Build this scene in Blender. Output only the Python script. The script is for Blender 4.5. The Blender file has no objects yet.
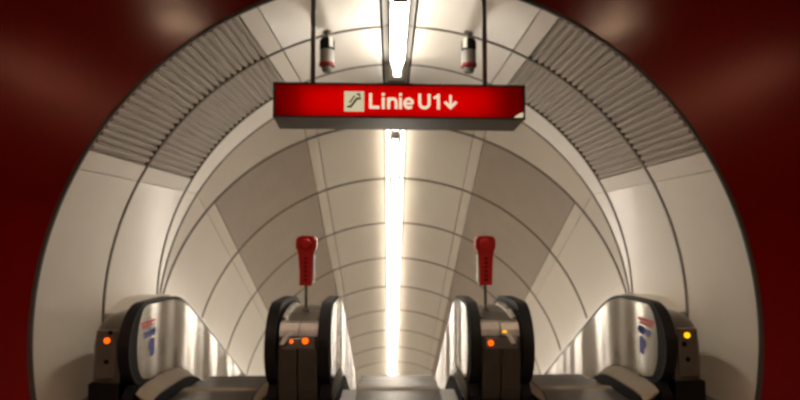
import bpy, bmesh, math
from math import sin, cos, pi, radians as R_, sqrt, exp, log
from mathutils import Vector, Matrix

S = bpy.context.scene
COL = S.collection

# ------------------------------------------------------------------ materials
ANI = 0.25; RIP = .06; RLOC = 5.0
def node_mat(name):
    m = bpy.data.materials.new(name); m.use_nodes = True
    nt = m.node_tree; nt.nodes.clear()
    out = nt.nodes.new('ShaderNodeOutputMaterial')
    return m, nt, out

def pbr(name, col, rough=.5, metal=0, var=.06, scale=6, coat=0, stretch=None, bump=0, spec=.5, rvar=0, aniso=0, ripple=0):
    m, nt, out = node_mat(name)
    b = nt.nodes.new('ShaderNodeBsdfPrincipled')
    nt.links.new(b.outputs[0], out.inputs[0])
    b.inputs['Roughness'].default_value = rough
    b.inputs['Metallic'].default_value = metal
    b.inputs['Specular IOR Level'].default_value = spec
    b.inputs['Coat Weight'].default_value = coat
    b.inputs['Coat Roughness'].default_value = .16
    tc = nt.nodes.new('ShaderNodeTexCoord'); mp = nt.nodes.new('ShaderNodeMapping')
    if stretch: mp.inputs['Scale'].default_value = stretch
    nz = nt.nodes.new('ShaderNodeTexNoise'); nz.inputs['Scale'].default_value = scale
    nz.inputs['Detail'].default_value = 4
    nt.links.new(tc.outputs['Object'], mp.inputs[0]); nt.links.new(mp.outputs[0], nz.inputs['Vector'])
    cr = nt.nodes.new('ShaderNodeValToRGB')
    cr.color_ramp.elements[0].position = .3; cr.color_ramp.elements[1].position = .7
    cr.color_ramp.elements[0].color = (*[c*(1-var) for c in col], 1)
    cr.color_ramp.elements[1].color = (*[min(1, c*(1+var)) for c in col], 1)
    nt.links.new(nz.outputs['Fac'], cr.inputs[0]); nt.links.new(cr.outputs[0], b.inputs['Base Color'])
    if ripple:      # rolled sheet that is not quite flat: long soft ripples
        m2 = nt.nodes.new('ShaderNodeMapping'); m2.inputs['Scale'].default_value = (.2, 1.7, .3); m2.inputs['Location'].default_value = (0, RLOC, 0)
        n2 = nt.nodes.new('ShaderNodeTexNoise'); n2.inputs['Scale'].default_value = 1.0; n2.inputs['Detail'].default_value = 1
        nt.links.new(tc.outputs['Object'], m2.inputs[0]); nt.links.new(m2.outputs[0], n2.inputs['Vector'])
        b2 = nt.nodes.new('ShaderNodeBump'); b2.inputs['Strength'].default_value = ripple; b2.inputs['Distance'].default_value = RIP
        nt.links.new(n2.outputs['Fac'], b2.inputs['Height']); nt.links.new(b2.outputs[0], b.inputs['Normal'])
    if aniso:
        tg = nt.nodes.new('ShaderNodeTangent'); tg.direction_type = 'RADIAL'; tg.axis = 'X'
        b.inputs['Anisotropic'].default_value = aniso; b.inputs['Anisotropic Rotation'].default_value = ANI
        nt.links.new(tg.outputs[0], b.inputs['Tangent'])
    if rvar:
        mr = nt.nodes.new('ShaderNodeMapRange')
        mr.inputs['To Min'].default_value = rough-rvar; mr.inputs['To Max'].default_value = rough+rvar
        nt.links.new(nz.outputs['Fac'], mr.inputs[0]); nt.links.new(mr.outputs[0], b.inputs['Roughness'])
    if bump:
        bp = nt.nodes.new('ShaderNodeBump'); bp.inputs['Strength'].default_value = bump
        bp.inputs['Distance'].default_value = .002
        nt.links.new(nz.outputs['Fac'], bp.inputs['Height']); nt.links.new(bp.outputs[0], b.inputs['Normal'])
    return m

def emit(name, col, strength):
    m, nt, out = node_mat(name)
    e = nt.nodes.new('ShaderNodeEmission'); e.inputs[0].default_value = (*col, 1); e.inputs[1].default_value = strength
    nt.links.new(e.outputs[0], out.inputs[0])
    return m

def translucent(name, col):
    m, nt, out = node_mat(name)
    t = nt.nodes.new('ShaderNodeBsdfTranslucent'); t.inputs[0].default_value = (*col, 1)
    g = nt.nodes.new('ShaderNodeBsdfGlossy'); g.inputs['Roughness'].default_value = .25
    d = nt.nodes.new('ShaderNodeMixShader'); d.inputs[0].default_value = .002
    nt.links.new(t.outputs[0], d.inputs[1]); nt.links.new(g.outputs[0], d.inputs[2])
    nt.links.new(d.outputs[0], out.inputs[0])
    return m

LAMP = 33.0
M = {
 'cream':  pbr('cream_enamel', (.61, .545, .455), .38, var=.02, scale=2, coat=.3),
 'trimc':  pbr('cream_trim', (.60, .53, .44), .38, var=.03, scale=2),
 'rib':    pbr('ribbed_acoustic_panel', (.325, .262, .205), .5, var=.04, scale=3),
 'back':   pbr('joint_brown', (.012, .009, .007), .9, spec=.1),
 'joint':  pbr('joint_seal_brown', (.11, .082, .06), .6, var=.1),
 'reflect':pbr('white_reflector', (.40, .38, .34), .45, var=.02),
 'rim':    pbr('portal_rim_metal', (.055, .045, .036), .6, metal=.3),
 'red':    pbr('red_enamel', (.155, .0024, .001), .24, var=.05, scale=1.5, spec=.35),
 'hallceil': pbr('hall_ceiling_dark', (.02, .014, .012), .7),
 'hallfloor': pbr('hall_floor_terrazzo', (.10, .085, .075), .45, var=.25, scale=60),
 'steel':  pbr('brushed_steel', (.46, .43, .39), .24, metal=1, var=.03, scale=2, aniso=.6, ripple=1),
 'steel2': pbr('dull_steel', (.42, .39, .35), .38, metal=.9, var=.12, scale=9, rvar=.08),
 'chrome': pbr('key_switch_chrome', (.75, .72, .68), .3, metal=.4),
 'deck':   pbr('deck_beige_metal', (.20, .158, .112), .7, metal=0, spec=.2, var=.08),
 'fascia': pbr('fascia_bronze', (.07, .056, .042), .33, metal=.7, var=.1),
 'fasciag':pbr('fascia_grey', (.17, .15, .12), .32, metal=.8, var=.1),
 'rubber': pbr('black_rubber', (.006, .005, .005), .55, var=.1, spec=.2),
 'black':  pbr('black_plastic', (.007, .006, .006), .6, spec=.08),
 'plate':  pbr('landing_plate_metal', (.085, .07, .056), .36, metal=.6, var=.15, scale=20, stretch=(1, 8, 1)),
 'step':   pbr('step_aluminium', (.085, .07, .056), .42, metal=.6, var=.15, scale=30),
 'redp':   pbr('red_plastic', (.60, .010, .008), .4, var=.04),
 'reddk':  pbr('dark_red_plastic', (.20, .006, .005), .55, spec=.2),
 'white':  pbr('white_plastic', (.75, .72, .66), .4),
 'pole':   pbr('grey_painted_pole', (.10, .085, .07), .45, metal=.3),
 'case':   pbr('sign_case_grey', (.06, .045, .028), .55, metal=.3),
 'sbox':   pbr('sign_box_interior', (.5, .5, .5), .8),
 'greyb':  pbr('grey_body', (.13, .11, .085), .4, var=.06),
 'stR':    pbr('sticker_red', (.55, .05, .05), .5),
 'stB':    pbr('sticker_blue', (.06, .07, .30), .5),
 'symbol': pbr('pictogram_grey', (.34, .34, .27), .6),
 'lamp':   emit('lamp_diffuser', (1, .91, .78), LAMP),
 'lampl':  emit('lamp_diffuser_level', (1, .93, .82), 22),
 'hall':   emit('added_fill_diffuser', (1, .80, .62), 100),  # glow of the added fill lights, left row
 'hallb':  emit('added_fill_diffuser_dim', (1, .80, .62), 80),  # weaker fill glow, leaves the right side of the red wall darker
 'down':   emit('downlight_diffuser', (1, .66, .42), 62),
 'hall2':  emit('hall_line_lamp', (1, .36, .2), 8),
 'tube':   emit('sign_tube', (1, .96, .9), 1.9),
 'letter': emit('letter_backlit', (1, .80, .56), .42),
 'picto':  emit('pictogram_backlit', (.80, .70, .44), .36),
 'orange': emit('indicator_orange', (1, .085, .002), 1.25),
 'yellow': emit('indicator_yellow', (1, .46, .004), .9),
 'signred':translucent('sign_face_red', (.95, .008, .004)),
}

# ------------------------------------------------------------------ helpers
def link(name, bm, mat, parent=None, smooth=False, recalc=True):
    if recalc: bmesh.ops.recalc_face_normals(bm, faces=bm.faces)
    me = bpy.data.meshes.new(name); bm.to_mesh(me); bm.free()
    me.materials.append(M[mat] if isinstance(mat, str) else mat)
    if smooth:
        for p in me.polygons: p.use_smooth = True
        try: me.set_sharp_from_angle(angle=R_(35))
        except Exception: pass
    o = bpy.data.objects.new(name, me); COL.objects.link(o)
    if parent: o.parent = parent
    return o

def tag(o, label=None, cat=None, group=None, kind=None):
    if label: o['label'] = label
    if cat: o['category'] = cat
    if group: o['group'] = group
    if kind: o['kind'] = kind
    return o

def thing(name, label, cat, loc=(0, 0, 0), rz=0, group=None):
    o = bpy.data.objects.new(name, None); COL.objects.link(o)
    o.location = loc; o.rotation_euler = (0, 0, rz); o.empty_display_size = .1
    return tag(o, label, cat, group)

def struct(name, bm, mat, smooth=False, recalc=True):
    return tag(link(name, bm, mat, None, smooth, recalc), kind='structure')

def box(bm, x0, x1, y0, y1, z0, z1, bev=0):
    n = bmesh.new()
    v = [n.verts.new((x, y, z)) for x in (x0, x1) for y in (y0, y1) for z in (z0, z1)]
    for f in ((0,1,3,2), (4,6,7,5), (0,4,5,1), (2,3,7,6), (0,2,6,4), (1,5,7,3)): n.faces.new([v[i] for i in f])
    if bev: bmesh.ops.bevel(n, geom=list(n.edges), offset=bev, segments=2, affect='EDGES', profile=.5)
    bmesh.ops.recalc_face_normals(n, faces=n.faces)
    merge(bm, n)

def merge(bm, n):
    me = bpy.data.meshes.new('tmp'); n.to_mesh(me); n.free(); bm.from_mesh(me); bpy.data.meshes.remove(me)

def lathe(bm, prof, seg=24, mat=Matrix()):
    """prof: list of (r, z) around the z axis."""
    rings = []
    for r, z in prof:
        if r < 1e-6: rings.append([bm.verts.new(mat @ Vector((0, 0, z)))])
        else: rings.append([bm.verts.new(mat @ Vector((r*cos(2*pi*i/seg), r*sin(2*pi*i/seg), z))) for i in range(seg)])
    for a, b in zip(rings, rings[1:]):
        for i in range(seg):
            j = (i+1) % seg
            if len(a) == 1 and len(b) == 1: continue
            if len(a) == 1: bm.faces.new((a[0], b[j], b[i]))
            elif len(b) == 1: bm.faces.new((a[i], a[j], b[0]))
            else: bm.faces.new((a[i], a[j], b[j], b[i]))
    for rg, flip in ((rings[0], True), (rings[-1], False)):
        if len(rg) > 2: bm.faces.new(rg[::-1] if flip else rg)

def loft(bm, sections, cap=True, closed=True):
    """sections: equally long lists of points."""
    rows = [[bm.verts.new(p) for p in s] for s in sections]
    n = len(rows[0])
    for a, b in zip(rows, rows[1:]):
        for i in range(n if closed else n-1):
            j = (i+1) % n
            bm.faces.new((a[i], a[j], b[j], b[i]))
    if cap and closed:
        bm.faces.new(rows[0][::-1]); bm.faces.new(rows[-1])

def prism_x(bm, poly, x0, x1, bev=0):
    """polygon in (y, z) pushed along x."""
    loft(bm, [[(x0, y, z) for y, z in poly], [(x1, y, z) for y, z in poly]])

def prism_y(bm, poly, y0, y1):
    loft(bm, [[(x, y0, z) for x, z in poly], [(x, y1, z) for x, z in poly]])

# ------------------------------------------------------------------ tunnel lining
RAD, ZC, Y0, YB = 3.28, .788, 4.9, 7.6
A30 = R_(30); T15 = math.tan(R_(15))
SEAM = .025                       # half a ring joint
def PH(r, a, y): return Vector((r*cos(a), y, ZC + r*sin(a)))
def PI_(r, a, s): return Vector((r*cos(a), YB + s*cos(A30) + r*sin(a)*.5, ZC - s*.5 + r*sin(a)*cos(A30)))
def mitreH(a, r=RAD): return YB + r*sin(a)*T15
def mitreI(a, r=RAD): return -r*sin(a)*T15

def panel(bm, P, a0, a1, u0, u1, n=8, prof=None, depth=.08, gap=.006):
    """one bent sheet with folded edges; a0..a1 degrees, u0/u1 functions of angle."""
    g = math.degrees(gap/RAD)
    a0 += g; a1 -= g
    pts = prof(a0, a1) if prof else [(a0+(a1-a0)*i/n, 0) for i in range(n+1)]
    row = []
    for a, off in pts:
        ar = R_(a); U0 = u0(ar)+SEAM; U1 = u1(ar)-SEAM
        if U1 < U0: U0 = U1 = (U0+U1)/2
        row.append([bm.verts.new(P(RAD+depth, ar, U0)), bm.verts.new(P(RAD+off, ar, U0)),
                    bm.verts.new(P(RAD+off, ar, U1)), bm.verts.new(P(RAD+depth, ar, U1))])
    for p, q in zip(row, row[1:]):
        for k in range(3): bm.faces.new((p[k], p[k+1], q[k+1], q[k]))
    bm.faces.new(row[0]); bm.faces.new(row[-1][::-1])

NR = 24
def ribs(a0, a1, d=.024):
    out = []; st = (a1-a0)/NR
    for k in range(NR):
        b = a0 + k*st
        out += [(b+st*.04, 0), (b+st*.50, 0), (b+st*.60, d), (b+st*.92, d)]
    out.append((a1, 0))
    return out

RS = 1.7; NI = 13
YE, S0 = 7.52, .08
Hrings = [(Y0, 6.13), (6.13, YE)]
def cst(v): return lambda a: v
def regions():
    """(mapping, start, end, kind, index)"""
    for i, (a, b) in enumerate(Hrings): yield PH, cst(a), cst(b), 'H', i
    yield PH, cst(YE), mitreH, 'W', 0
    yield PI_, mitreI, cst(S0), 'W', 1
    for i in range(NI): yield PI_, cst(i*RS if i else S0), cst((i+1)*RS), 'I', i

bm = {k: bmesh.new() for k in ('wall_left', 'wall_right', 'ceiling', 'ribL', 'ribR', 'tb', 'reflect')}
def mir(f, a0, a1): return 180-a1, 180-a0
for P, u0, u1, kind, i in regions():
    low0 = u0; low1 = u1
    lo = 0 if kind == 'W' else -13.9
    for side in 'RL':
        def sec(b, a0, a1, n=8, prof=None, lo_u0=u0, lo_u1=u1, gap=.006):
            if side == 'L': a0, a1 = 180-a1, 180-a0
            panel(b, P, a0, a1, lo_u0, lo_u1, n, prof, gap=gap)
        wl = bm['wall_right' if side == 'R' else 'wall_left']
        rb = bm['ribR' if side == 'R' else 'ribL']
        # below the axis the two tubes meet on the mitre plane
        if kind == 'H' and i == 1: e0, e1 = u0, (lambda a: min(YE, mitreH(a)))
        elif kind == 'I' and i == 0: e0, e1 = (lambda a: max(S0, mitreI(a))), u1
        else: e0, e1 = u0, u1
        if kind != 'W': sec(wl, -13.9, 0, 4, None, e0, e1, gap=0)
        sec(wl, 0 if kind != 'W' else -5, 26.5, 9, None, gap=0, lo_u0=e0, lo_u1=e1)
        if kind == 'W':
            sec(wl, 26.5, 62.6, 14)
        else:
            sec(bm['tb'], 26.5, 30, 2)
            sec(rb, 30, 62.6, 14, ribs if kind == 'H' else None)
        sec(bm['tb'], 62.6, 66, 2)
        sec(bm['ceiling'], 66, 86.5, 8)
    panel(bm['reflect'], P, 86.7, 93.3, u0, u1, 2, lambda a0, a1: [(a0, 0), (a0+1.2, .03), (a1-1.2, .03), (a1, 0)], depth=.06, gap=.012)
struct('wall_left', bm['wall_left'], 'cream', True)
struct('wall_right', bm['wall_right'], 'cream', True)
struct('ceiling', bm['ceiling'], 'cream', True)
struct('trim_1', bm['ribL'], 'rib')
struct('trim_2', bm['ribR'], 'rib')
struct('trim_3', bm['tb'], 'trimc', True)
struct('trim_4', bm['reflect'], 'reflect')
# dark shell behind the joints
b = bmesh.new(); N = 72; rr = RAD+.10
angs = [R_(-14.5 + 209*i/N) for i in range(N+1)]
rows = []
for a in angs:
    rows.append([b.verts.new(PH(rr, a, Y0)), b.verts.new(PH(rr, a, mitreH(a, rr))), b.verts.new(PI_(rr, a, NI*RS))])
for p, q in zip(rows, rows[1:]):
    for k in range(2): b.faces.new((p[k], p[k+1], q[k+1], q[k]))
struct('trim_5', b, 'back', True)
# dark joint seals between the rings
b = bmesh.new()
def joint(P, u, a0, a1, w=.021, n=40):
    secs = []
    for i in range(n+1):
        a = R_(a0+(a1-a0)*i/n); U = u(a)
        secs.append([P(RAD-.008, a, U-w), P(RAD-.008, a, U+w), P(RAD+.05, a, U+w), P(RAD+.05, a, U-w)])
    loft(b, secs)
for lo, hi in ((-13.5, 86.5), (93.5, 193.5)):
    joint(PH, cst(6.13), lo, hi)
    l2, h2 = max(lo, -5), min(hi, 185)
    joint(PH, cst(YE), l2, h2); joint(PH, mitreH, lo, hi)
    joint(PI_, cst(S0), l2, h2)
    for i in range(1, NI): joint(PI_, cst(i*RS), lo, hi)
struct('trim_9', b, 'joint', True)
# far end of the shaft
b = bmesh.new()
b.faces.new([b.verts.new(PI_(RAD+.06, a, NI*RS)) for a in angs])
struct('wall_end', b, 'cream')

# portal rim
b = bmesh.new(); secs = []
for i in range(97):
    a = R_(-14.2 + 208.4*i/96)
    secs.append([PH(r, a, y) for r, y in ((RAD-.022, 4.89), (RAD+.010, 4.89), (RAD+.010, 4.92), (RAD-.022, 4.92))])
loft(b, secs)
struct('trim_6', b, 'rim', True)

# ------------------------------------------------------------------ hall
HX, HC, HB = 9.0, 4.6, -9.0
def wall_portal():
    b = bmesh.new(); ps = []
    r = RAD+.006; a0 = -math.asin(ZC/r)
    NA = 180; crit = [math.atan2(HC-ZC, HX), math.atan2(HC-ZC, -HX)]
    al = sorted([a0+(pi-2*a0)*i/NA for i in range(NA+1)] + crit)
    for a in al:
        c, s = cos(a), sin(a)
        t = min(HX/abs(c) if abs(c) > 1e-9 else 1e9, (HC-ZC)/s if s > 1e-9 else 1e9)
        zo = max(0, ZC+t*s); xo = t*c
        if s < 0: xo = math.copysign(HX, c); zo = max(0, ZC+HX/abs(c)*s)
        row = []
        for y in (4.9, 5.0):
            row += [b.verts.new((r*c, y, ZC+r*s)), b.verts.new((xo, y, zo))]
        ps.append(row)
    for p, q in zip(ps, ps[1:]):
        b.faces.new((p[0], q[0], q[1], p[1])); b.faces.new((p[2], p[3], q[3], q[2])); b.faces.new((p[0], p[2], q[2], q[0]))
    return b
struct('wall_front', wall_portal(), 'red')
b = bmesh.new(); box(b, -HX, HX, HB, 5.9, -.12, 0); struct('floor', b, 'hallfloor')
b = bmesh.new(); box(b, -HX, HX, HB, 4.9, HC, HC+.1); struct('ceiling_hall', b, 'hallceil')
b = bmesh.new(); box(b, -HX-.1, -HX, HB, 5, 0, HC); struct('wall_hall_left', b, 'red')
b = bmesh.new(); box(b, HX, HX+.1, HB, 5, 0, HC); struct('wall_hall_right', b, 'red')
b = bmesh.new(); box(b, -HX, HX, HB-.1, HB, 0, HC); struct('wall_back', b, 'red')

# hall lamps (above and behind the frame)
for sx, w in ((-1, 'left'), (1, 'right')):
    t = thing('downlight', f'round recessed ceiling downlight in the hall {w} of the portal', 'ceiling light', (sx*2.9, 2.75, HC-.06), 0)
    b = bmesh.new(); lathe(b, [(.26, .06), (.30, .06), (.30, 0), (.26, 0)][::-1], 32); link('trim_ring', b, 'rim', t, True)
    b = bmesh.new(); lathe(b, [(.26, .02), (.25, .0)], 32); link('diffuser', b, 'down', t)
    t = thing('line_lamp', f'long ceiling line lamp running along the {w} side of the hall', 'ceiling light', (sx*6.5, -1.5, HC-.08), 0)
    b = bmesh.new(); box(b, -.16, .16, -2.6, 2.6, .02, .08); link('housing', b, 'rim', t)
    b = bmesh.new(); box(b, -.13, .13, -2.55, 2.55, -.01, .02); link('diffuser', b, 'hall2', t)

for x, w in ((-2.2, 'left'), (2.2, 'right')):  # added fill lights out of view, brighten the newel fronts and red wall
    for y, q in ((.6, 'nearer'), (-3.0, 'farther')):
        t = thing('added_fill_light', f'added square deep shaded fill light on the hall ceiling, {w} row, {q} to the escalators', 'ceiling light', (x, y, HC), 0)
        b = bmesh.new()
        for a, c, e, f in ((-.42, .42, -.42, -.40), (-.42, .42, .40, .42), (-.42, -.40, -.40, .40), (.40, .42, -.40, .40)): box(b, a, c, e, f, -.46, 0)
        link('added_cutoff_shade', b, 'black', t)  # deep sides added to cut the light off the upper red wall
        b = bmesh.new(); box(b, -.39, .39, -.39, .39, -.03, -.01); link('diffuser', b, 'hall' if w == 'left' else 'hallb', t)

# ------------------------------------------------------------------ crown lamps
def crown_lamp(P, u0, u1, label, drop=.03, nose=False):
    t = thing('strip_lamp', label, 'lamp', P(RAD+.02, pi/2, (u0+u1)/2), 0, 'strip lamps along the tunnel crown')
    o = t.location.copy(); r0 = RAD-drop
    def seg(w, ra, rb, a, c):
        def q(x, r, u):
            v = P(r, pi/2, u); v.x = x; return v - o
        return [[q(-w, ra, u), q(w, ra, u), q(w*.8, rb, u), q(-w*.8, rb, u)] for u in (a, c)]
    b = bmesh.new(); sb = seg(.06 if drop < .05 else .09, r0+.045, r0, u0+.01, u1-(.40 if nose else .01))
    if nose: sb += [seg(.03, r0+.045, r0, u1-.01, u1-.01)[0]]
    loft(b, sb); link('batten', b, 'white', t)
    if drop > .05:
        for u in (u0+.2, u1-.2):
            b = bmesh.new(); loft(b, seg(.012, RAD+.02, r0+.04, u-.012, u+.012)); link('suspension_rod', b, 'white', t)
    b = bmesh.new(); s = seg(.040 if drop < .05 else .085, r0-.001, r0-.05, u0+.03, u1-(.40 if nose else .03))
    if nose: s += [seg(.060, r0-.001, r0-.05, u1-.2, u1-.2)[0], seg(.022, r0-.001, r0-.05, u1-.03, u1-.03)[0]]
    loft(b, s); link('diffuser', b, 'lamp' if drop < .05 else 'lampl', t)
    if nose:  # added plate that keeps lamp light off the crown at the bend
        b = bmesh.new(); loft(b, seg(.06, r0+.06, r0-.10, u1-.008, u1+.004)); link('added_light_shield', b, 'white', t)
    for u in (u0+.01, u1-.03):
        if nose and u > u0+.1: continue
        b = bmesh.new(); loft(b, seg(.045 if drop < .05 else .088, r0+.002, r0-.054, u, u+.02)); link('end_cap', b, 'white', t)
ords = ['first', 'second', 'third', 'fourth', 'fifth', 'sixth', 'seventh', 'eighth', 'ninth', 'tenth', 'eleventh', 'twelfth', 'thirteenth']
crown_lamp(PH, Y0+.05, 6.17, 'white strip lamp on the level crown, nearest the portal above the sign', .17)
crown_lamp(PH, 6.17, 7.22, 'white strip lamp on the level crown with an added light-blocking plate just above the sign', .17, True)
for i in range(NI):
    crown_lamp(PI_, i*RS, (i+1)*RS, f'white strip lamp on the descending tunnel crown, {ords[i]} one below the sign')

# dome under the start of the descending lamps
p = PI_(RAD-.12, pi/2, .10)
t = thing('smoke_detector', 'small grey dome hanging at the top of the lamp line just below the sign', 'detector', p)
b = bmesh.new(); lathe(b, [(.06, -.02), (.06, -.10)], 20); link('stem', b, 'white', t, True)
b = bmesh.new(); lathe(b, [(.085, -.10), (.09, -.13), (.075, -.155), (.04, -.175), (0, -.18)], 24); link('dome', b, 'white', t, True)

# ------------------------------------------------------------------ hanging fixtures
def fixture(x, y, label):
    zt = ZC + sqrt(RAD**2 - x*x)
    t = thing('hanging_fixture', label, 'ceiling fixture', (x, y, zt), 0, 'hanging fixtures beside the sign poles')
    b = bmesh.new(); lathe(b, [(.05, .01), (.05, -.02), (.02, -.035), (.018, -.09)], 20); link('ceiling_rose', b, 'greyb', t, True)
    b = bmesh.new(); lathe(b, [(.02, -.075), (.065, -.085), (.084, -.11), (.086, -.205), (.07, -.215)], 28); link('cap', b, 'black', t, True)
    b = bmesh.new()   # white clip on the inner side of the cap
    sx = 1 if x < 0 else -1
    for k in range(2):
        pts = []
    secs = []
    for zz, rr in ((-.088, .075), (-.12, .0885), (-.20, .0885)):
        row = []
        for th in (-.3, -.15, 0, .15, .3): row.append((sx*rr*cos(th+(-.9)), rr*sin(th-.9), zz))
        for th in (.3, .15, 0, -.15, -.3): row.append((sx*(rr-.012)*cos(th-.9), (rr-.012)*sin(th-.9), zz))
        secs.append(row)
    loft(b, secs); link('clip', b, 'white', t, True)
    b = bmesh.new(); lathe(b, [(.07, -.212), (.083, -.22), (.083, -.375), (.075, -.38)], 28); link('body', b, 'greyb', t, True)
    b = bmesh.new(); lathe(b, [(.08, -.365), (.089, -.37), (.089, -.405), (.08, -.41)], 28); link('red_ring', b, 'reddk', t, True)
    b = bmesh.new(); lathe(b, [(.062, -.405), (.058, -.455), (.042, -.475), (0, -.48)], 24); link('tip', b, 'greyb', t, True)
fixture(-.81, 6.04, 'small black capped grey fixture with red ring hanging beside the left sign pole')
fixture(.805, 6.04, 'small black capped grey fixture with red ring hanging beside the right sign pole')

# ------------------------------------------------------------------ sign
SGY, PX = 4.0, 4.0/540
sw, sh, sd = 252*PX/2, 32*PX, .45
t = thing('hanging_sign', 'red lit hanging sign reading Linie U1 with a down arrow', 'sign', (-.088+9.8*PX, SGY, 1.65+(235-115.5)*PX), R_(1.6))
b = bmesh.new()
for x0, x1, z0, z1 in ((-sw-.014, sw+.014, sh, sh+.014), (-sw-.014, sw+.014, -.014, 0), (-sw-.014, -sw, 0, sh), (sw, sw+.014, 0, sh)):
    box(b, x0, x1, -.006, .02, z0, z1)
link('face_frame', b, 'case', t)
b = bmesh.new()     # open-fronted tapering box
fr = [(-sw-.012, -.012), (sw+.012, -.012), (sw+.012, sh+.012), (-sw-.012, sh+.012)]
k0 = 1.03
bk = [(x*k0, z) for x, z in fr]
v0 = [b.verts.new((x, .02, z)) for x, z in fr]; v1 = [b.verts.new((x, sd, z)) for x, z in bk]
for i in range(4): b.faces.new((v0[i], v0[(i+1) % 4], v1[(i+1) % 4], v1[i]))
b.faces.new(v1)
link('case', b, 'case', t)
b = bmesh.new()     # white interior
v0 = [b.verts.new((x*.992, .024, sh/2+(z-sh/2)*.93)) for x, z in fr]; v1 = [b.verts.new((x*.97, sd-.03, sh/2+(z-sh/2)*.85)) for x, z in bk]
for i in range(4): b.faces.new((v0[i], v0[(i+1) % 4], v1[(i+1) % 4], v1[i]))
b.faces.new(v1); link('reflector', b, 'sbox', t)
b = bmesh.new(); box(b, -sw, sw, 0, .006, 0, sh); link('face', b, 'signred', t)
b = bmesh.new()
for cx, ln in ((-.14, .72), ):
    lathe(b, [(.016, -ln), (.016, ln)], 12, Matrix.Translation((-.02, .13, sh*.48)) @ Matrix.Rotation(pi/2, 4, 'Y'))
link('lamp_tube', b, 'tube', t)
for x in (-.677, .678):
    b = bmesh.new(); lathe(b, [(.019, sh+.012), (.019, HC-t.location.z)], 16, Matrix.Translation((x, sd*.4, 0))); link('hanger_pole', b, 'pole', t, True)
    b = bmesh.new(); lathe(b, [(.05, sh+.010), (.05, sh+.022), (.024, sh+.04)], 16, Matrix.Translation((x, sd*.4, 0))); link('flange', b, 'pole', t, True)

CX = 399.8
def sp(px, py): return ((px-CX)*PX, (115.2-py)*PX)      # image pixel on the sign -> face coordinates
def stroke(b, pts, w, y0=-.0045, y1=-.0005, closed=False):
    P2 = [Vector(p) for p in pts]; n = len(P2); Ls = []; Rs = []
    for i in range(n):
        if closed: d0 = (P2[i]-P2[i-1]); d1 = (P2[(i+1) % n]-P2[i])
        else:
            d0 = P2[i]-P2[i-1] if i else P2[1]-P2[0]; d1 = P2[i+1]-P2[i] if i < n-1 else P2[i]-P2[i-1]
        d0 = d0.normalized(); d1 = d1.normalized(); tn = (d0+d1).normalized()
        nn = Vector((-tn.y, tn.x)); k = w/2/max(.45, nn.dot(Vector((-d0.y, d0.x))))
        Ls.append(P2[i]+nn*k); Rs.append(P2[i]-nn*k)
    secs = [[(l.x, y0, l.y), (r.x, y0, r.y), (r.x, y1, r.y), (l.x, y1, l.y)] for l, r in zip(Ls, Rs)]
    if closed: secs.append(secs[0])
    loft(b, secs, cap=not closed)
def arc(cx, cy, rx, ry, a0, a1, n=12): return [(cx+rx*cos(R_(a0+(a1-a0)*i/n)), cy-ry*sin(R_(a0+(a1-a0)*i/n))) for i in range(n+1)]
W = 3.0
top, base, xh = 91.5, 107.3, 95.6
b = bmesh.new()
def st(pts, w=W, closed=False): stroke(b, [sp(*p) for p in pts], w*PX, closed=closed)
st([(369.5, top), (369.5, base-W/2), (378.5, base-W/2)])                       # L
st([(382.3, xh), (382.3, base)]); st([(382.3, top-.3), (382.3, top+2.4)])      # i
st([(387.8, xh), (387.8, base)]); st([(387.8, 100.2)] + arc(391.8, 100.2, 3.6, 3.3, 175, 0, 8) + [(395.4, base)])   # n
st([(399.8, xh), (399.8, base)]); st([(399.8, top-.3), (399.8, top+2.4)])      # i
st([(404.5, 101.7), (412.4, 101.7)], 2.2); st(arc(408.1, 101.5, 4.1, 4.6, 0, 318, 16), 2.8)    # e
st([(419.4, top), (419.4, 101.6)] + arc(424.2, 101.4, 4.8, 4.5, 180, 360, 10) + [(429.0, top)])   # U
st([(433.4, 95.6), (436.0, 94.9), (438.2, 92.6)], 2.4); st([(438.4, top), (438.4, base)])  # 1
link('lettering', b, 'letter', t)
b = bmesh.new()
st([(450.8, 92.4), (450.8, 104.8)], 2.6); st([(444.9, 99.4), (450.8, 105.4), (456.7, 99.4)], 2.9)
link('down_arrow', b, 'letter', t)
b = bmesh.new()
x0, z0 = sp(343, 110.3); x1, z1 = sp(363, 89.8); box(b, x0, x1, -.004, -.0005, z0, z1)
pc = link('pictogram', b, 'picto', t)
b = bmesh.new()
stroke(b, [sp(*p) for p in ((346, 105.5), (349.5, 105.5), (355.8, 97.2), (360, 97.2))], 2.3*PX, -.0065, -.004)
stroke(b, [sp(*p) for p in ((348.2, 101.5), (353.6, 94.3))], 1.5*PX, -.0065, -.004)
stroke(b, [sp(*p) for p in ((355.4, 92.6), (358.4, 92.6), (358.4, 95.2))], 1.6*PX, -.0065, -.004)
link('escalator_symbol', b, 'symbol', pc)
b = bmesh.new()     # broken corner of the face showing white
c = [sp(515.5, 115.0), sp(525.4, 115.0), sp(525.4, 109.2), sp(523.4, 110.0), sp(519.4, 112.2)]
prism_y(b, c, -.004, -.0008); link('chipped_corner', b, 'picto', t)

# ------------------------------------------------------------------ escalators
YC, WC = 6.2, .13
def zl(y, c=YC):
    q = (y-c)/WC
    return -.5774*WC*(q if q > 30 else log(1+exp(q)))
YS = [5.36+.12*i for i in range(6)] + [6.0+.06*i for i in range(10)] + [6.7, 7.0, 7.6, 9, 12, 18, 24]
NY, NZ, NRY, NRZ = 5.36, .605, .34, .375      # newel centre and radii
def arcN(sc=1.0, n=18):
    """newel half ellipse from bottom to top, bulging to the viewer."""
    return [(NY - NRY*sc*sin(pi*i/n), NZ - NRZ*sc*cos(pi*i/n)) for i in range(n+1)]

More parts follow.
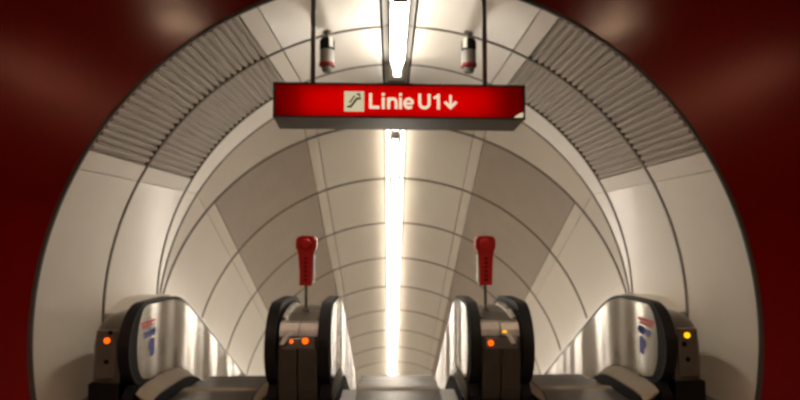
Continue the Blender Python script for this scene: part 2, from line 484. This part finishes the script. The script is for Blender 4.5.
def sweep(bm_, path, x, sec):
    """path in (y, z), sec = list of (dx, dn): n points away from the newel."""
    secs = []
    n = len(path)
    for i in range(n):
        p0 = Vector(path[max(0, i-1)]); p1 = Vector(path[min(n-1, i+1)]); d = (p1-p0).normalized(); nn = Vector((-d.y, d.x))
        secs.append([(x+dx, path[i][0]+nn.x*dn, path[i][1]+nn.y*dn) for dx, dn in sec])
    loft(bm_, secs)
HS = [(.048*cos(2*pi*i/16)*(1 if abs(cos(2*pi*i/16)) < .99 else 1), .026*sin(2*pi*i/16)) for i in range(16)]
HS = [(math.copysign(min(.052, abs(x)*1.5), x), math.copysign(min(.018, abs(z)*1.25), z)) for x, z in HS]

def escalator(xc, g, label):
    t = thing('escalator', label, 'escalator', (xc, 5.0, 0))
    def T(o): o.location.y = -5.0; return o
    for s in (-1, 1):
        xp = s*g
        # handrail loop
        b = bmesh.new()
        path = [(5.5, .20), (5.44, .215)] + arcN(1, 20) + [(y, NZ+NRZ+zl(y)) for y in YS[1:]]
        sweep(b, path, xp, HS); T(link('handrail', b, 'rubber', t, True))
        # steel balustrade wall inside the loop
        b = bmesh.new(); an = [(NY-NRY*.60*sin(pi*i/24), NZ-NRZ*(.90 if i <= 12 else .975)*cos(pi*i/24)) for i in range(25)]; h = 12
        lo = an[:h+1][::-1]; up = an[h:]
        cols = [(up[i], lo[i]) for i in range(h+1)]
        cols += [((y, NZ+NRZ*.96+zl(y)), (y, .235+zl(y))) for y in YS[1:]]
        xi, xo = xp - s*.056, xp + s*.0
        secs = [[(xi, u[0], u[1]), (xo, u[0], u[1]), (xo, l[0], l[1]), (xi, l[0], l[1])] for u, l in cols[1:]]
        loft(b, secs); bal = T(link('balustrade', b, 'steel', t))
        b = bmesh.new(); an = arcN(.985, 24)
        cols = [(an[12+i], an[12-i]) for i in range(13)] + [((y, NZ+NRZ*.985+zl(y)), (y, .235+zl(y))) for y in YS[1:]]
        xa, xb = xi + s*.004, xp + s*.05
        loft(b, [[(xa, u[0], u[1]), (xb, u[0], u[1]), (xb, l[0], l[1]), (xa, l[0], l[1])] for u, l in cols[1:]])
        T(link('handrail_guide', b, 'black', t))
        outer = (xc < -.5 and s < 0) or (xc > .5 and s > 0)
        # black base under the newel
        b = bmesh.new(); prism_x(b, [(5.10, 0), (5.10, .16), (5.2, .262), (5.6, .262), (5.6, 0)], xp-.045, xp+.045); T(link('newel_base', b, 'black', t))
        # sloping inner deck
        b = bmesh.new(); ys = [5.16, 5.24, 5.40, 5.55] + [y for y in YS if y > 5.6]
        secs = []
        for y in ys:
            k = min(1, max(0, (y-5.06)/.25)); k = k*k*(3-2*k)
            zi = .05+.085*k + zl(y); zo = .16+.065*k + zl(y)
            xa = xp - s*.058; xb = xp - s*(.195 if g < .69 else .085)
            secs.append([(xa, y, zo), (xb, y, zi), (xb, y, zi-.02), (xa, y, zo-.02)])
        loft(b, secs); T(link('inner_deck', b, 'deck' if g < .69 else 'fascia', t))
        # black skirt with brush
        b = bmesh.new(); secs = []
        for y in ys[1:]:
            k = min(1, max(0, (y-5.06)/.25)); k = k*k*(3-2*k)
            z1 = .04+.085*k + zl(y); xa = xp - s*(.17 if g < .69 else .06); xb = xp - s*(.212 if g < .69 else .105)
            secs.append([(xa, y, z1), (xb, y, z1), (xb, y, zl(y)-.12), (xa, y, zl(y)-.12)])
        loft(b, secs); T(link('skirt', b, 'black', t))
        if outer:
            x0, x1 = (xi, xi - s*.003)
            a0, a1 = min(x0, x1), max(x0, x1)
            b = bmesh.new()
            for k in range(7): box(b, a0, a1, 5.22+k*.048, 5.22+k*.048+.038, .79, .82)
            for k in range(6): box(b, a0, a1, 5.25+k*.048, 5.25+k*.048+.036, .755, .78)
            tag((link('red_sticker', b, 'stR', bal)), 'small red lettering')
            b = bmesh.new()
            box(b, a0, a1, 5.29, 5.56, .685, .715); box(b, a0, a1, 5.42, 5.54, .655, .735); box(b, a0, a1, 5.30, 5.37, .655, .685)
            box(b, a0, a1, 5.44, 5.53, .46, .63); box(b, a0, a1, 5.40, 5.45, .53, .61)
            tag((link('blue_sticker', b, 'stB', bal)), 'blue pictograms')
    # landing plate
    b = bmesh.new(); box(b, -.44, .44, 4.98, 5.80, .0, .012)
    for i in range(24): box(b, -.43, .43, 5.04+i*.031, 5.055+i*.031, .012, .016)
    T(link('landing_plate', b, 'plate', t))
    b = bmesh.new(); box(b, -.44, .44, 5.80, 5.93, .0, .020)
    for i in range(36): box(b, -.437+i*.0243, -.425+i*.0243, 5.93, 5.99, .002, .014)
    T(link('comb_plate', b, 'deck', t))
    # steps
    for k in range(9):
        y = 5.95 + .4*k; zt = -.01 if k == 0 else zl(y+.30)-.03
        if k == 1: zt = -.06
        b = bmesh.new()
        box(b, -.44, .44, y+.002, y+.396, zt-.03, zt-.010)
        for i in range(29): box(b, -.433+i*.03, -.418+i*.03, y+.004, y+.394, zt-.010, zt)
        secs = [[(x, y+.37+.03*sin(pi*q/8), zt-.005-.20*q/8) for q in range(9)] + [(x, y+.36, zt-.205), (x, y+.36, zt-.02)] for x in (-.435, .435)]
        loft(b, secs); T(link('step', b, 'step', t))
    return t
escalator(0, .70, 'central escalator descending under the strip lamps between the two red stop posts')
escalator(-1.845, .66, 'left escalator beside the left tunnel wall with red and blue stickers')
escalator(1.845, .66, 'right escalator beside the right tunnel wall with red and blue stickers')

# housings between and beside the escalators
def front_prof():
    return [(5.16, 0), (5.09, .22), (5.06, .42), (5.06, .60), (5.085, .71)]
def disc(parent, x, y, z, r, mat, name='indicator_light', label=None):
    b = bmesh.new(); lathe(b, [(r, 0), (r, .012), (r*.7, .020), (0, .022)], 20, Matrix.Translation((x, y, z)) @ Matrix.Rotation(pi/2, 4, 'X'))
    o = link(name, b, mat, parent, True)
    if label: o['label'] = label
    return o

def divider(xc, label, lights, ks):
    t = thing('escalator_divider', label, 'escalator housing', (xc, 5.0, 0))
    def T(o): o.location.y = -5.0; return o
    hw = .178
    for s in (-1, 1):
        b = bmesh.new(); f = front_prof()
        poly = f + [(5.3, .71), (5.3, 0)]
        a0, a1 = sorted((s*.006, s*hw)); prism_x(b, poly, a0, a1); T(link('fascia', b, 'fascia', t, False))
        b = bmesh.new(); prism_x(b, [(5.086, .714), (5.10, .77), (5.135, .825), (5.3, .845), (5.3, .714)], a0, a1); T(link('front_band', b, 'steel2', t))
    b = bmesh.new(); secs = []
    for y, z in [(5.22, .838), (5.45, .885), (5.7, .90)] + [(y, .90+zl(y)) for y in YS if y > 5.75]:
        secs.append([(-hw, y, z), (hw, y, z), (hw, y, z-.9), (-hw, y, z-.9)])
    loft(b, secs); T(link('top_deck', b, 'fasciag', t))
    for s in (-1, 1):
        b = bmesh.new(); secs = []
        for y, z in [(5.24, .868), (5.45, .915), (5.7, .93)] + [(y, .93+zl(y)) for y in YS if y > 5.75]:
            secs.append([(s*hw, y, z), (s*(hw-.035), y, z-.012), (s*(hw-.035), y, z-.08), (s*hw, y, z-.08)])
        loft(b, secs); T(link('edge_trim', b, 'steel', t))
    b = bmesh.new(); box(b, -.15, .15, 5.052, 5.09, .60, .70, .006); T(link('control_panel', b, 'fasciag', t))
    for x, z, m, r in lights: T(disc(t, x, 5.053, z, r, m))
    T(disc(t, -.12 if ks < 0 else .12, 5.053, .655, .022, 'black', 'stop_button'))
    b = bmesh.new()      # key switch lever
    kx = ks; KZ = .65
    loft(b, [[(kx+dx-.022, 5.03, KZ+dz), (kx+dx+.022, 5.03, KZ+dz), (kx+dx+.022, 5.056, KZ+dz), (kx+dx-.022, 5.056, KZ+dz)] for dx, dz in ((-.05*(-1 if ks > 0 else 1), 0), (-.02*(-1 if ks > 0 else 1), .06), (.03*(-1 if ks > 0 else 1), .10))])
    T(link('key_switch', b, 'chrome', t))
    b = bmesh.new(); box(b, -.17, .17, 5.10, 5.28, 0, .12); T(link('kick_plate', b, 'black', t))
divider(-.94, 'grey housing between left and central escalators carrying the left red stop post', [(.07, .68, 'orange', .028), (-.055, .675, 'orange', .016)], -.09)
divider(.94, 'grey housing between central and right escalators carrying the right red stop post', [(-.10, .655, 'orange', .026), (.03, .755, 'yellow', .018)], .06)

def outer_housing(s, label, mat):
    t = thing('escalator_housing', label, 'escalator housing', (s*2.56, 5.0, 0))
    def T(o): o.location.y = -5.0; return o
    f = [(5.16, .0), (5.10, .14), (5.065, .30), (5.055, .48), (5.065, .64), (5.10, .76), (5.17, .85), (5.28, .90), (5.45, .915)]
    b = bmesh.new(); secs = []
    for dx, k, dz in ((.0, 1, 0), (.16, .98, -.01), (.24, .93, -.03), (.28, .85, -.06), (.295, .7, -.10)):
        secs.append([(s*dx, 5.6+(y-5.6)*k, (.45+(z-.45)*k if z > .3 else z)) for y, z in f] + [(5.6 and s*dx, 5.6, .915+dz), (s*dx, 5.6, 0)])
    loft(b, secs); T(link('front_shell', b, 'fasciag', t, True))
    b = bmesh.new(); secs = []
    for y in [5.6] + [y for y in YS if y > 5.65]:
        z = .915+zl(y); secs.append([(0, y, z), (s*.295, y, z-.08), (s*.295, y, z-1.0), (0, y, z-1.0)])
    loft(b, secs); T(link('top_deck', b, 'steel2', t))
    b = bmesh.new(); box(b, min(s*.03, s*.21), max(s*.03, s*.21), 5.045, 5.10, .34, .78, .008); T(link('control_panel', b, 'fasciag', t))
    T(disc(t, s*.11, 5.047, .69 if s < 0 else .72, .026, mat))
    T(disc(t, s*.08, 5.047, .76 if s < 0 else .64, .022, 'black', 'stop_button'))
    T(disc(t, s*.11, 5.047, .50, .022, 'black', 'key_switch'))
    b = bmesh.new(); box(b, min(s*.0, s*.27), max(s*.0, s*.27), 5.05, 5.28, 0, .30); T(link('kick_plate', b, 'black', t))
outer_housing(-1, 'grey rounded housing with orange light between left handrail and tunnel wall', 'orange')
outer_housing(1, 'grey rounded housing with yellow light between right handrail and tunnel wall', 'yellow')

# cream ledges along the walls
for s, nm in ((-1, 'trim_7'), (1, 'trim_8')):
    b = bmesh.new(); secs = []
    for y in (6.15, 6.6, 7.0, 7.2, 7.4, 7.6, 8.0, 10, 14, 20, 24):
        z = (.90 if y > 6.3 else .78) + zl(y, 7.3)
        secs.append([(s*2.87, y, z), (s*3.32, y, z), (s*3.32, y, z-1.3 if y > 6.2 else 0), (s*2.87, y, z-1.3 if y > 6.2 else 0)])
    loft(b, secs); struct(nm, b, 'cream')

# red stop posts
def stop_post(x, s, label):
    t = thing('emergency_stop_post', label, 'stop post', (x, 5.5, .891))
    b = bmesh.new(); lathe(b, [(.035, .0), (.035, .015), (.014, .025), (.014, .30)], 16); link('pole', b, 'pole', t, True)
    b = bmesh.new(); n = 20                                   # housing: column with a rounded wide head
    pts = [(-.062, .255), (.062, .255), (.062, .57), (.075, .595)]
    for a in range(-50, 231, 14):
        c, q = cos(R_(a)), sin(R_(a))
        pts.append((math.copysign(abs(c)**.6, c)*.102, .668+math.copysign(abs(q)**.6, q)*.084))
    pts += [(-.075, .595), (-.062, .57)]
    prism_y(b, pts, -.06, .05)
    bmesh.ops.bevel(b, geom=[e for e in b.edges if abs(e.verts[0].co.y-e.verts[1].co.y) < 1e-6 and e.verts[0].co.y < 0], offset=.012, segments=2, affect='EDGES')
    link('housing', b, 'redp', t, False)
    b = bmesh.new(); a0, a1 = sorted((s*.062, s*.080)); box(b, a0, a1, -.035, .045, .29, .56); link('white_edge', b, 'white', t)
    b = bmesh.new(); lathe(b, [(.062, 0), (.062, .012), (.05, .022), (.05, .030), (.035, .036), (0, .038)], 24, Matrix.Translation((0, -.058, .665)) @ Matrix.Rotation(pi/2, 4, 'X')); link('button', b, 'redp', t, True)
    b = bmesh.new()
    for k in range(6):
        box(b, -.018, .018, -.063, -.058, .30+k*.042, .325+k*.042)
    link('lettering', b, 'reddk', t)
stop_post(-.935, 1, 'red emergency stop post on the housing left of the central escalator')
stop_post(.872, -1, 'red emergency stop post on the housing right of the central escalator')

# ------------------------------------------------------------------ world, camera, colour
w = bpy.data.worlds.new('World'); S.world = w; w.use_nodes = True
w.node_tree.nodes['Background'].inputs[0].default_value = (.02, .015, .012, 1)
cam = bpy.data.cameras.new('Camera'); co = bpy.data.objects.new('Camera', cam); COL.objects.link(co)
cam.sensor_width = 36; cam.lens = 36*540/800; cam.clip_start = .05
co.location = (-.093, 0, 1.65)
co.rotation_euler = (pi/2 + math.atan(35/540), 0, -math.atan(10/540))
cam.dof.use_dof = True; cam.dof.focus_distance = 1.0; cam.dof.aperture_fstop = 4.0
S.camera = co
S.view_settings.view_transform = 'Standard'; S.view_settings.look = 'None'
S.view_settings.exposure = 1.05; S.view_settings.gamma = 1; S.view_settings.use_curve_mapping = False
S.cycles.max_bounces = 10; S.cycles.diffuse_bounces = 6; S.cycles.sample_clamp_indirect = 8
S.cycles.caustics_reflective = True
